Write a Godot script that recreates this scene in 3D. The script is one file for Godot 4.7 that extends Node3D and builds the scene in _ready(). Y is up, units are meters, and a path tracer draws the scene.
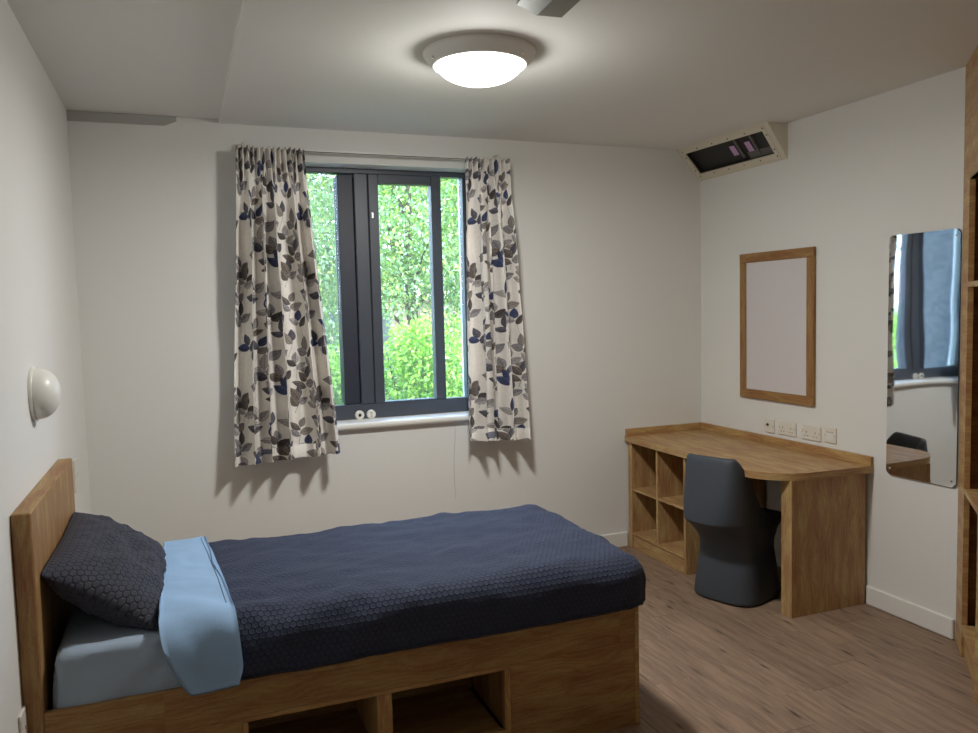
extends Node3D
# Student bedroom: right wall x = 0, window wall z = 0, floor y = 0, left wall x = -3.815. Metres.

const W := 3.815
const H := 2.64
const ZF := 5.5
var M := {}
var rng := RandomNumberGenerator.new()
var used := {}

# ---------------------------------------------------------------- naming
func numbered(n: String) -> String:
	if not used.has(n):
		used[n] = 0
		return n
	used[n] += 1
	return "%s_%03d" % [n, used[n]]

func tag(o: Node, label: String, category: String, group := "") -> Node:
	o.set_meta("label", label)
	o.set_meta("category", category)
	if group != "":
		o.set_meta("group", group)
	return o

func thing(called: String, label: String, category: String, at := Vector3.ZERO, group := "") -> Node3D:
	var o := Node3D.new()
	o.name = numbered(called)
	add_child(o)
	o.position = at
	tag(o, label, category, group)
	return o

func obj(called: String, st: SurfaceTool, mat: Material, parent: Node = self) -> MeshInstance3D:
	return put(called, st.commit(), mat, parent)

func put(called: String, mesh: Mesh, mat: Material, parent: Node = self) -> MeshInstance3D:
	var o := MeshInstance3D.new()
	o.name = numbered(called) if parent == self else called
	o.mesh = mesh
	o.material_override = mat
	parent.add_child(o, true)
	return o

func struct(called: String, st: SurfaceTool, mat: Material) -> MeshInstance3D:
	var o := obj(called, st, mat)
	o.set_meta("kind", "structure")
	return o

# ---------------------------------------------------------------- geometry
func mb() -> SurfaceTool:
	var st := SurfaceTool.new()
	st.begin(Mesh.PRIMITIVE_TRIANGLES)
	return st

func done(st: SurfaceTool) -> SurfaceTool:
	st.generate_normals()
	return st

func tri(st: SurfaceTool, p: Array, uv: Array, out: Vector3) -> void:
	var order := [0, 1, 2]
	if (p[1] - p[0]).cross(p[2] - p[0]).dot(out) > 0.0:
		order = [0, 2, 1]
	for i in order:
		st.set_uv(uv[i])
		st.add_vertex(p[i])

func quad(st: SurfaceTool, p: Array, uv: Array, out: Vector3) -> void:
	tri(st, [p[0], p[1], p[2]], [uv[0], uv[1], uv[2]], out)
	tri(st, [p[0], p[2], p[3]], [uv[0], uv[2], uv[3]], out)

func wuv(p: Vector3, n: Vector3, g: int, off: Vector2) -> Vector2:
	var na := n.abs().max_axis_index()
	if na == g:
		return Vector2(p[(g + 1) % 3], p[(g + 2) % 3]) + off
	return Vector2(p[g], p[3 - g - na]) + off

# chamfered box from corner a to corner b; grain runs along axis g
func cbox(st: SurfaceTool, a: Vector3, b: Vector3, bev := 0.002, g := 0) -> SurfaceTool:
	var lo := Vector3(minf(a.x, b.x), minf(a.y, b.y), minf(a.z, b.z))
	var hi := Vector3(maxf(a.x, b.x), maxf(a.y, b.y), maxf(a.z, b.z))
	var c := (lo + hi) / 2
	var h := (hi - lo) / 2
	bev = minf(bev, minf(h.x, minf(h.y, h.z)) * 0.6)
	var off := Vector2(fposmod(c.x * 3.7 + c.y * 1.3, 1.0), fposmod(c.z * 5.1 + c.y * 2.9 + c.x, 1.0))
	st.set_smooth_group(-1)
	var P := func(s: Vector3, ax: int) -> Vector3:
		var v := c + s * (h - Vector3.ONE * bev)
		v[ax] = c[ax] + s[ax] * h[ax]
		return v
	for ax in 3:
		var b1 := (ax + 1) % 3
		var b2 := (ax + 2) % 3
		for s in [-1.0, 1.0]:
			var n := Vector3.ZERO
			n[ax] = s
			var ps := []
			var us := []
			for q in [[-1.0, -1.0], [1.0, -1.0], [1.0, 1.0], [-1.0, 1.0]]:
				var sg := Vector3.ZERO
				sg[ax] = s
				sg[b1] = q[0]
				sg[b2] = q[1]
				var v: Vector3 = P.call(sg, ax)
				ps.append(v)
				us.append(wuv(v, n, g, off))
			quad(st, ps, us, n)
		if bev > 0.0:
			for s1 in [-1.0, 1.0]:
				for s2 in [-1.0, 1.0]:
					var sa := Vector3.ZERO
					sa[b1] = s1
					sa[b2] = s2
					var n2 := sa
					sa[ax] = -1.0
					var sb := sa
					sb[ax] = 1.0
					var e := [P.call(sa, b1), P.call(sb, b1), P.call(sb, b2), P.call(sa, b2)]
					var ue := []
					for v in e:
						ue.append(wuv(v, Vector3(0, 0, 0) + n2 * Vector3(1, 1.01, 1.02), g, off))
					quad(st, e, ue, n2)
	if bev > 0.0:
		for sx in [-1.0, 1.0]:
			for sy in [-1.0, 1.0]:
				for sz in [-1.0, 1.0]:
					var s := Vector3(sx, sy, sz)
					var t := [P.call(s, 0), P.call(s, 1), P.call(s, 2)]
					tri(st, t, [Vector2.ZERO, Vector2.ZERO, Vector2.ZERO], s)
	return st

func box(a: Vector3, b: Vector3, bev := 0.002, g := 0) -> SurfaceTool:
	return done(cbox(mb(), a, b, bev, g))

# smooth grid of points rows[i][j]; uvs the same shape
func grid(st: SurfaceTool, P: Array, U: Array, flip := false, smooth := 0) -> SurfaceTool:
	st.set_smooth_group(smooth)
	for i in P.size() - 1:
		for j in P[i].size() - 1:
			var q := [[i, j], [i, j + 1], [i + 1, j + 1], [i, j], [i + 1, j + 1], [i + 1, j]]
			if flip:
				q = [[i, j], [i + 1, j + 1], [i, j + 1], [i, j], [i + 1, j], [i + 1, j + 1]]
			for k in q:
				st.set_uv(U[k[0]][k[1]])
				st.add_vertex(P[k[0]][k[1]])
	return st

# surface of revolution round +Y of profile points (r, y); then turned by basis and moved
func lathe(st: SurfaceTool, prof: Array, seg := 32, at := Vector3.ZERO, turn := Basis.IDENTITY, smooth := 0) -> SurfaceTool:
	var P := []
	var U := []
	for i in prof.size():
		var row := []
		var ur := []
		for j in seg + 1:
			var a := TAU * (j % seg) / seg
			row.append(at + turn * Vector3(prof[i].x * cos(a), prof[i].y, prof[i].x * sin(a)))
			ur.append(Vector2(float(j) / seg, prof[i].y))
		P.append(row)
		U.append(ur)
	return grid(st, P, U, false, smooth)

func tube(st: SurfaceTool, pts: Array, radii: Array, seg := 8) -> SurfaceTool:
	var P := []
	var U := []
	for i in pts.size():
		var d: Vector3 = (pts[mini(i + 1, pts.size() - 1)] - pts[maxi(i - 1, 0)]).normalized()
		var s := d.cross(Vector3.UP if absf(d.y) < 0.9 else Vector3.RIGHT).normalized()
		var t := s.cross(d)
		var row := []
		var ur := []
		for j in seg + 1:
			var a := TAU * (j % seg) / seg
			row.append(pts[i] + (s * cos(a) + t * sin(a)) * radii[i])
			ur.append(Vector2(float(j) / seg, float(i)))
		P.append(row)
		U.append(ur)
	return grid(st, P, U)

# straight prism of a polygon (in 2D) along an axis: map(p2, t) gives the point, caps included
func prism(st: SurfaceTool, poly: PackedVector2Array, at: Callable, t0: float, t1: float, uvw := Vector2.ONE, smooth := -1) -> SurfaceTool:
	var ids := Geometry2D.triangulate_polygon(poly)
	var axis: Vector3 = (at.call(poly[0], t1) - at.call(poly[0], t0)).normalized()
	st.set_smooth_group(-1)
	for k in range(0, ids.size(), 3):
		var p2 := [poly[ids[k]], poly[ids[k + 1]], poly[ids[k + 2]]]
		var us := [p2[0] * uvw, p2[1] * uvw, p2[2] * uvw]
		tri(st, [at.call(p2[0], t0), at.call(p2[1], t0), at.call(p2[2], t0)], us, -axis)
		tri(st, [at.call(p2[0], t1), at.call(p2[1], t1), at.call(p2[2], t1)], us, axis)
	st.set_smooth_group(smooth)
	var n := poly.size()
	var cw := 1.0 if Geometry2D.is_polygon_clockwise(poly) else -1.0
	var run := 0.0
	for i in n:
		var a := poly[i]
		var b := poly[(i + 1) % n]
		var d := b - a
		var o2 := Vector2(-d.y, d.x) * cw
		var out: Vector3 = at.call(a + o2, t0) - at.call(a, t0)
		quad(st, [at.call(a, t0), at.call(b, t0), at.call(b, t1), at.call(a, t1)], [Vector2(run, t0), Vector2(run + d.length(), t0), Vector2(run + d.length(), t1), Vector2(run, t1)], out)
		run += d.length()
	return st

# ---------------------------------------------------------------- materials
func mat(called: String, c: Color, rough := 0.8, spec := 0.5, metal := 0.0) -> StandardMaterial3D:
	var m := StandardMaterial3D.new()
	m.resource_name = called
	m.albedo_color = c
	m.roughness = rough
	m.metallic_specular = spec
	m.metallic = metal
	M[called] = m
	return m

func c8(r: float, g: float, b: float) -> Color:
	return Color(r / 255.0, g / 255.0, b / 255.0)

func tex(w: int, h: int, f: Callable) -> ImageTexture:
	var d := PackedByteArray()
	d.resize(w * h * 3)
	var k := 0
	for y in h:
		for x in w:
			var c: Color = f.call(x, y)
			d[k] = clampi(int(c.r * 255.0), 0, 255)
			d[k + 1] = clampi(int(c.g * 255.0), 0, 255)
			d[k + 2] = clampi(int(c.b * 255.0), 0, 255)
			k += 3
	var im := Image.create_from_data(w, h, false, Image.FORMAT_RGB8, d)
	im.generate_mipmaps()
	return ImageTexture.create_from_image(im)

func noise(freq: float, sd: int, oct := 4) -> FastNoiseLite:
	var n := FastNoiseLite.new()
	n.seed = sd
	n.frequency = freq
	n.noise_type = FastNoiseLite.TYPE_SIMPLEX_SMOOTH
	n.fractal_type = FastNoiseLite.FRACTAL_FBM
	n.fractal_octaves = oct
	return n

func make_materials() -> void:
	# wall paint: fine roller stipple
	var st := NoiseTexture2D.new()
	st.width = 512
	st.height = 512
	st.seamless = true
	st.noise = noise(0.05, 11, 3)
	for a in [["wall_paint", c8(228, 227, 222)], ["ceiling_paint", c8(233, 232, 227)], ["trim_paint", c8(232, 230, 224)]]:
		var m := mat(a[0], a[1], 0.75, 0.35)
		m.heightmap_enabled = true
		m.heightmap_texture = st
		m.heightmap_scale = 0.02
		m.uv1_triplanar = true
		m.uv1_world_triplanar = true
		m.uv1_scale = Vector3(3, 3, 3)
	M.trim_paint.roughness = 0.45
	mat("shadow_band_grey", c8(176, 175, 169), 0.8, 0.3)  # shade of the band at the back wall top, put in as colour
	# oak veneer, grain along u; the picture covers 1.6 m x 0.4 m
	var n1 := noise(0.012, 3, 4)
	var n2 := noise(0.10, 5, 3)
	var n3 := noise(0.006, 8, 2)
	var oak := tex(1024, 384, func(x, y):
		var warp: float = n1.get_noise_2d(x * 0.35, y * 1.0) * 22.0
		var fig := sin((y + warp) * 0.32 + n3.get_noise_2d(x * 0.6, y * 2.0) * 9.0) * 0.5 + 0.5
		var fine: float = n2.get_noise_2d(x * 0.16, y * 9.0)
		var pore: float = n2.get_noise_2d(x * 0.5 + 900.0, y * 22.0)
		var v: float = 0.96 + 0.055 * (fig - 0.5) + 0.09 * fine - (0.09 if pore > 0.42 else 0.0) + 0.10 * n3.get_noise_2d(x * 0.7, y * 3.0)
		return Color(0.715 * v, 0.595 * v * v, 0.405 * v * v))
	for a in [["oak", 0.42, Color(1, 1, 1)], ["oak_edge", 0.45, Color(1.0, 0.985, 0.95)], ["oak_bed", 0.5, Color(0.9, 0.87, 0.82)], ["oak_frame", 0.5, Color(0.86, 0.80, 0.72)]]:
		var m := mat(a[0], a[2], a[1], 0.45)
		m.albedo_texture = oak
		m.uv1_scale = Vector3(1 / 1.6, 1 / 0.5, 1)
	# floor planks: four boards of brown-grey oak with dark knots and cracks
	for k in 5:
		var f1 := noise(0.02, 21 + k, 4)
		var f2 := noise(0.09, 31 + k, 3)
		var r := RandomNumberGenerator.new()
		r.seed = 70 + k
		var knots := []
		for i in 4 + k % 3:
			knots.append([r.randf_range(30, 610), r.randf_range(12, 84), r.randf_range(4, 10), r.randf_range(0.25, 0.5)])
		var tone: float = [1.0, 0.95, 1.04, 0.97, 1.02][k]
		var t := tex(640, 96, func(x, y):
			var pull := 0.0
			var dark := 0.0
			for kn in knots:
				var dx: float = (x - kn[0]) / (kn[2] * 3.4)
				var dy: float = (y - kn[1]) / kn[2]
				var q: float = exp(-(dx * dx + dy * dy))
				pull += q * 7.0 * signf(dy + 0.01)
				dark += kn[3] * exp(-(dx * dx * 1.6 + dy * dy * 3.0) * 1.6)
			var g: float = f1.get_noise_2d(x * 0.22, (y + pull) * 2.4)
			var fine: float = f2.get_noise_2d(x * 0.2, (y + pull) * 6.0)
			var crack: float = f1.get_noise_2d(x * 0.35 + 500.0, y * 5.0)
			var v: float = tone * (0.95 + 0.17 * g + 0.10 * fine) - dark - (0.10 if crack > 0.42 else 0.0)
			return Color(0.60 * v, 0.50 * v, 0.41 * v + 0.006))
		var m := mat("plank_%d" % k, Color(1, 1, 1), 0.5, 0.4)
		m.albedo_texture = t
		m.uv1_scale = Vector3(1 / 1.28, 1 / 0.192, 1)
	# honeycomb seersucker weave of the duvet cover and pillow case
	var hw := 48.0
	var hh := hw * sqrt(3.0)
	var hexd := func(x, y):
		var d1 := 1e9
		var d2 := 1e9
		for i in range(-1, 3):
			for j in range(-1, 3):
				for o in [0.0, 0.5]:
					var d: float = Vector2(x - (i + o) * hw, y - (j + o) * hh).length()
					if d < d1:
						d2 = d1
						d1 = d
					elif d < d2:
						d2 = d
		return clampf((d2 - d1) / 15.0, 0.0, 1.0)
	var hexh := PackedFloat32Array()
	for y in 83:
		for x in 48:
			hexh.append(hexd.call(x + 0.5, (y + 0.5) * hh / 83.0))
	var hb := tex(48, 83, func(x, y):
		var v: float = hexh[y * 48 + x]
		v = v * v * (3 - 2 * v)
		return Color(v, v, v))
	var ha := tex(48, 83, func(x, y):
		var v: float = 0.6 + 0.4 * smoothstep(0.0, 0.45, hexh[y * 48 + x])
		return Color(v, v, v))
	for a in [["navy_cloth", c8(49, 56, 78), 0.021], ["charcoal_cloth", c8(56, 57, 69), 0.021]]:
		var m := mat(a[0], a[1], 0.78, 0.4)
		m.albedo_texture = ha
		m.heightmap_enabled = true
		m.heightmap_texture = hb
		m.heightmap_scale = 0.25
		m.uv1_scale = Vector3(1 / a[2], 1 / (a[2] * sqrt(3.0)), 1)
		m.rim_enabled = true
		m.rim = 0.38
		m.rim_tint = 0.5
	var weave := NoiseTexture2D.new()
	weave.width = 256
	weave.height = 256
	weave.seamless = true
	weave.noise = noise(0.12, 4, 2)
	for a in [["blue_cloth", c8(150, 182, 216)], ["sheet_cloth", c8(160, 176, 194)]]:
		var m := mat(a[0], a[1], 0.85, 0.3)
		m.heightmap_enabled = true
		m.heightmap_texture = weave
		m.heightmap_scale = 0.05
		m.uv1_triplanar = true
		m.uv1_scale = Vector3(4, 4, 4)
	# printed curtain
	var cm := mat("curtain_print", Color(1, 1, 1), 0.9, 0.2)
	cm.albedo_texture = leaf_print()
	cm.backlight_enabled = true
	cm.backlight = Color(0.16, 0.155, 0.15)
	mat("white_plastic", c8(232, 230, 222), 0.35)
	mat("fitting_plastic", c8(206, 203, 192), 0.4)
	mat("lamp_rim", c8(240, 239, 234), 0.4)
	mat("cream_metal", c8(216, 209, 190), 0.5)
	mat("socket_plate", c8(226, 220, 208), 0.4)
	mat("dark_hole", c8(30, 28, 27), 0.7)
	mat("brass_screw", c8(150, 146, 136), 0.35, 0.5, 1.0)
	mat("vent_dark", c8(38, 36, 35), 0.5)
	mat("vent_grey", c8(104, 102, 98), 0.6)
	mat("vent_lilac", c8(196, 160, 200), 0.6)
	mat("frame_metal", c8(72, 77, 86), 0.42)
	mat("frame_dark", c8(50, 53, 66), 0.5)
	mat("seal_rubber", c8(26, 27, 30), 0.7)
	mat("steel", c8(190, 190, 188), 0.3, 0.5, 1.0)
	mat("screen_mesh", c8(128, 136, 142), 0.5, 0.5)
	mat("chair_plastic", c8(64, 69, 76), 0.55, 0.45)
	mat("board_white", c8(214, 208, 208), 0.35)
	mat("ceiling_bar", c8(122, 120, 110), 0.45)
	mat("pad_black", c8(24, 24, 26), 0.85)
	var mir := mat("mirror_silver", c8(226, 230, 232), 0.03, 0.5, 1.0)
	mir.metallic = 1.0
	var gl := mat("glass", Color(0.9, 0.97, 0.96, 0.06), 0.02)
	gl.transparency = BaseMaterial3D.TRANSPARENCY_ALPHA
	var e := mat("lamp_glow", c8(250, 248, 240), 0.5)
	e.emission_enabled = true
	e.emission = Color(1.0, 0.99, 0.96)
	e.emission_energy_multiplier = 5.0
	var lf := mat("foliage", Color(1, 1, 1), 0.55, 0.4)
	lf.vertex_color_use_as_albedo = true
	lf.backlight_enabled = true
	lf.backlight = Color(0.75, 0.85, 0.4)
	mat("bark", c8(92, 78, 62), 0.9)
	mat("soil", c8(84, 92, 58), 0.95)
	mat("house_brick", c8(202, 168, 148), 0.9)
	mat("house_slate", c8(110, 112, 120), 0.8)
	mat("fence_grey", c8(150, 150, 146), 0.85)

# leaf sprigs in grey, taupe, slate and navy on cream; 1024 px = 0.62 m
func leaf_print() -> ImageTexture:
	var S := 1024
	var im := Image.create(S, S, false, Image.FORMAT_RGB8)
	var bn := noise(0.03, 77, 3)
	for y in S:
		for x in S:
			var v: float = 1.0 + 0.03 * bn.get_noise_2d(x, y)
			im.set_pixel(x, y, Color(0.925 * v, 0.905 * v, 0.875 * v))
	var r := RandomNumberGenerator.new()
	r.seed = 12
	var cols := [c8(150, 147, 148), c8(114, 106, 100), c8(96, 95, 102), c8(74, 82, 112), c8(122, 112, 104), c8(96, 96, 104), c8(170, 165, 164), c8(90, 84, 82)]
	var wn := noise(0.04, 5, 3)
	var paint := func(base: Vector2, ang: float, ln: float, wd: float, col: Color, light: bool):
		var d := Vector2.from_angle(ang)
		var nrm := Vector2(-d.y, d.x)
		var mid := base + d * ln / 2
		var ext := int(ln / 2 + wd) + 2
		for yy in range(int(mid.y) - ext, int(mid.y) + ext):
			for xx in range(int(mid.x) - ext, int(mid.x) + ext):
				var q := Vector2(xx, yy) - base
				var t := q.dot(d) / ln
				if t < 0.0 or t > 1.0:
					continue
				var s := q.dot(nrm) / wd
				var edge := pow(sin(PI * pow(t, 0.8)), 0.85) * (1.0 if t < 0.5 else 1.0)
				var rim := edge - absf(s)
				if rim < 0.0:
					continue
				var vein := absf(s) < 0.07 or absf(fposmod(t * 6.0 - absf(s) * 1.3, 1.0) - 0.5) < 0.07
				var k: float = 1.0 + 0.28 * wn.get_noise_2d(xx * 1.5, yy * 1.5) + (0.10 if s > 0 else -0.05)
				var c := Color(col.r * k, col.g * k, col.b * k)
				if light:
					c = c.lerp(Color(0.84, 0.81, 0.78), 0.45)
					if rim < 0.10:
						c = col * 0.8
				if vein:
					c = c.lerp(Color(0.25, 0.24, 0.25), 0.35)
				im.set_pixel(posmod(xx, S), posmod(yy, S), c)
	for gy in 6:
		for gx in 6:
			var p := Vector2((gx + 0.37 * gy + r.randf_range(-0.2, 0.2)) * S / 6.0, (gy + 0.29 * gx + r.randf_range(-0.25, 0.25)) * S / 6.0)
			var a0 := -PI / 2 + r.randf_range(-0.35, 0.35)
			for i in 150:
				var q := p - Vector2.from_angle(a0) * (i - 60) + Vector2(sin(i * 0.03) * 4, 0)
				for w in 2:
					im.set_pixel(posmod(int(q.x) + w, S), posmod(int(q.y), S), c8(96, 90, 88))
			for i in r.randi_range(2, 4):
				var side := 1.0 if i % 2 == 0 else -1.0
				var at := p + Vector2.from_angle(a0) * (45.0 - i * 26.0)
				var an := a0 + side * r.randf_range(0.75, 1.35) if i > 0 else a0 + r.randf_range(-0.5, 0.5)
				paint.call(at, an, r.randf_range(85, 125), r.randf_range(24, 36), cols[r.randi() % cols.size()], r.randf() < 0.3)
	im.generate_mipmaps()
	return ImageTexture.create_from_image(im)

# ---------------------------------------------------------------- main
func _ready() -> void:
	rng.seed = 4
	# camera, sky, sun, exposure
	var cam := Camera3D.new()
	cam.name = "camera"
	cam.position = Vector3(-3.3383, 1.6121, 4.5762)
	cam.rotation = Vector3(-0.0723, -0.369, -0.0249)
	cam.fov = rad_to_deg(2.0 * atan(366.5 / 796.27))
	cam.near = 0.05
	cam.far = 200.0
	cam.current = true
	add_child(cam)
	var env := Environment.new()
	var sky := Sky.new()
	var sm := ProceduralSkyMaterial.new()
	sm.sky_top_color = Color(0.62, 0.76, 0.95)
	sm.sky_horizon_color = Color(0.88, 0.94, 1.0)
	sm.ground_bottom_color = Color(0.35, 0.38, 0.33)
	sm.ground_horizon_color = Color(0.7, 0.74, 0.74)
	sm.sky_energy_multiplier = 3.0
	sky.sky_material = sm
	env.background_mode = Environment.BG_SKY
	env.sky = sky
	env.tonemap_mode = Environment.TONE_MAPPER_LINEAR
	env.tonemap_exposure = 1.06
	env.sdfgi_enabled = true
	env.ssao_enabled = true
	env.ssil_enabled = true
	var we := WorldEnvironment.new()
	we.name = "world"
	we.environment = env
	add_child(we)
	var sun := DirectionalLight3D.new()
	sun.name = "sun"
	sun.rotation_degrees = Vector3(-52, 28, 0)
	sun.light_energy = 2.2
	sun.light_color = Color(1.0, 0.96, 0.88)
	sun.light_angular_distance = 4.0
	sun.shadow_enabled = true
	add_child(sun)
	make_materials()
	room()
	window()
	bed()
	desk()
	chair()
	angled_shelf()
	curtains()
	ceiling_lamp()
	wall_things()
	vent()
	garden()

# ---------------------------------------------------------------- the room
const WX0 := -2.93
const WX1 := -1.638
const WY0 := 0.955
const WY1 := 2.455
const RZ := -0.13

func room() -> void:
	var t := 0.3
	var top := 2.9
	# floor: sub-floor and boards
	var fl := struct("floor", box(Vector3(-W - t, -0.25, -t), Vector3(t, -0.008, ZF + t), 0), mat("subfloor", c8(70, 60, 50), 0.9))
	var pw := 0.192
	var pl := 1.28
	var variants := []
	for k in 5:
		variants.append(box(Vector3(-pw / 2 + 0.0006, -0.008, -pl / 2 + 0.0006), Vector3(pw / 2 - 0.0006, 0, pl / 2 - 0.0006), 0.0012, 2).commit())
	var rows := int(ceil(W / pw))
	var starts := [0.0, 0.5, 0.22, 0.76, 0.38, 0.9, 0.62, 0.12]
	for i in rows:
		var xc := -0.1 * pw - (i + 0.4) * pw
		var z: float = -starts[(i * 3) % 8] * pl
		var j := 0
		while z < ZF:
			var lo := maxf(z, 0.0)
			var hi := minf(z + pl, ZF)
			if hi - lo > 0.02:
				var k := (i * 2 + j * 3 + (i * j) % 2) % 5
				var o := put("plank", variants[k], M["plank_%d" % k], fl)
				o.position = Vector3(xc, 0, (lo + hi) / 2)
				o.scale = Vector3(1 if (i + j) % 2 else -1, 1, (hi - lo) / pl) if false else Vector3(1, 1, (hi - lo) / pl)
				if (i + j) % 2:
					o.rotation.y = PI
			z += pl
			j += 1
	# walls
	var wb := mb()
	for a in [[-W - t, -0.25, WX0, top], [WX1, -0.25, t, top], [WX0, -0.25, WX1, WY0], [WX0, WY1, WX1, top]]:
		cbox(wb, Vector3(a[0], a[1], -t), Vector3(a[2], a[3], 0), 0)
	var wback := struct("wall_back", done(wb), M.wall_paint)
	struct("wall_left", box(Vector3(-W - t, -0.25, 0), Vector3(-W, top, ZF), 0), M.wall_paint)
	struct("wall_right", box(Vector3(0, -0.25, 0), Vector3(t, top, ZF), 0), M.wall_paint)
	struct("wall_front", box(Vector3(-W - t, -0.25, ZF), Vector3(t, top, ZF + t), 0), M.wall_paint)
	# hairline crack under the window
	var ck := mb()
	tube(ck, [Vector3(-1.80, 0.90, 0.0), Vector3(-1.803, 0.82, 0.0), Vector3(-1.812, 0.72, 0.0), Vector3(-1.815, 0.60, 0.0), Vector3(-1.809, 0.45, 0.0)], [0.0008, 0.001, 0.001, 0.001, 0.0006], 5)
	obj("hairline_crack", done(ck), mat("crack", c8(150, 147, 138), 0.9), wback)
	# ceiling: the strip along the left wall sits a little higher than the rest
	var ce := mb()
	cbox(ce, Vector3(-3.09, H, 0), Vector3(0, top + 0.1, ZF), 0.003)
	cbox(ce, Vector3(-W, H + 0.022, 0), Vector3(-3.09, top + 0.1, ZF), 0)
	struct("ceiling", done(ce), M.ceiling_paint)
	var roof := struct("roof", box(Vector3(-W - t, top + 0.1, -t), Vector3(t, top + 0.3, ZF + t), 0), M.house_slate)
	roof.set_meta("label", "flat roof over the room")
	# skirting boards
	for a in [["baseboard_right", Vector3(-0.016, 0, 1.44), Vector3(0, 0.1, 1.95)], ["baseboard_back", Vector3(-W, 0, 0), Vector3(-0.605, 0.1, 0.016)], ["baseboard_left", Vector3(-W, 0, 0.016), Vector3(-W + 0.016, 0.1, ZF)]]:
		struct(a[0], box(a[1], a[2], 0.005), M.trim_paint)
	# grey strip built in place of the soft shadow band, back wall top left
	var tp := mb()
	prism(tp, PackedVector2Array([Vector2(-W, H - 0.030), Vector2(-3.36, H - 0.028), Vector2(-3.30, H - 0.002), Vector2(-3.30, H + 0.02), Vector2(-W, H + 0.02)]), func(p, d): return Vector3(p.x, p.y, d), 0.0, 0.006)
	struct("shadow_strip_1", done(tp), M.shadow_band_grey)

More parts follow.
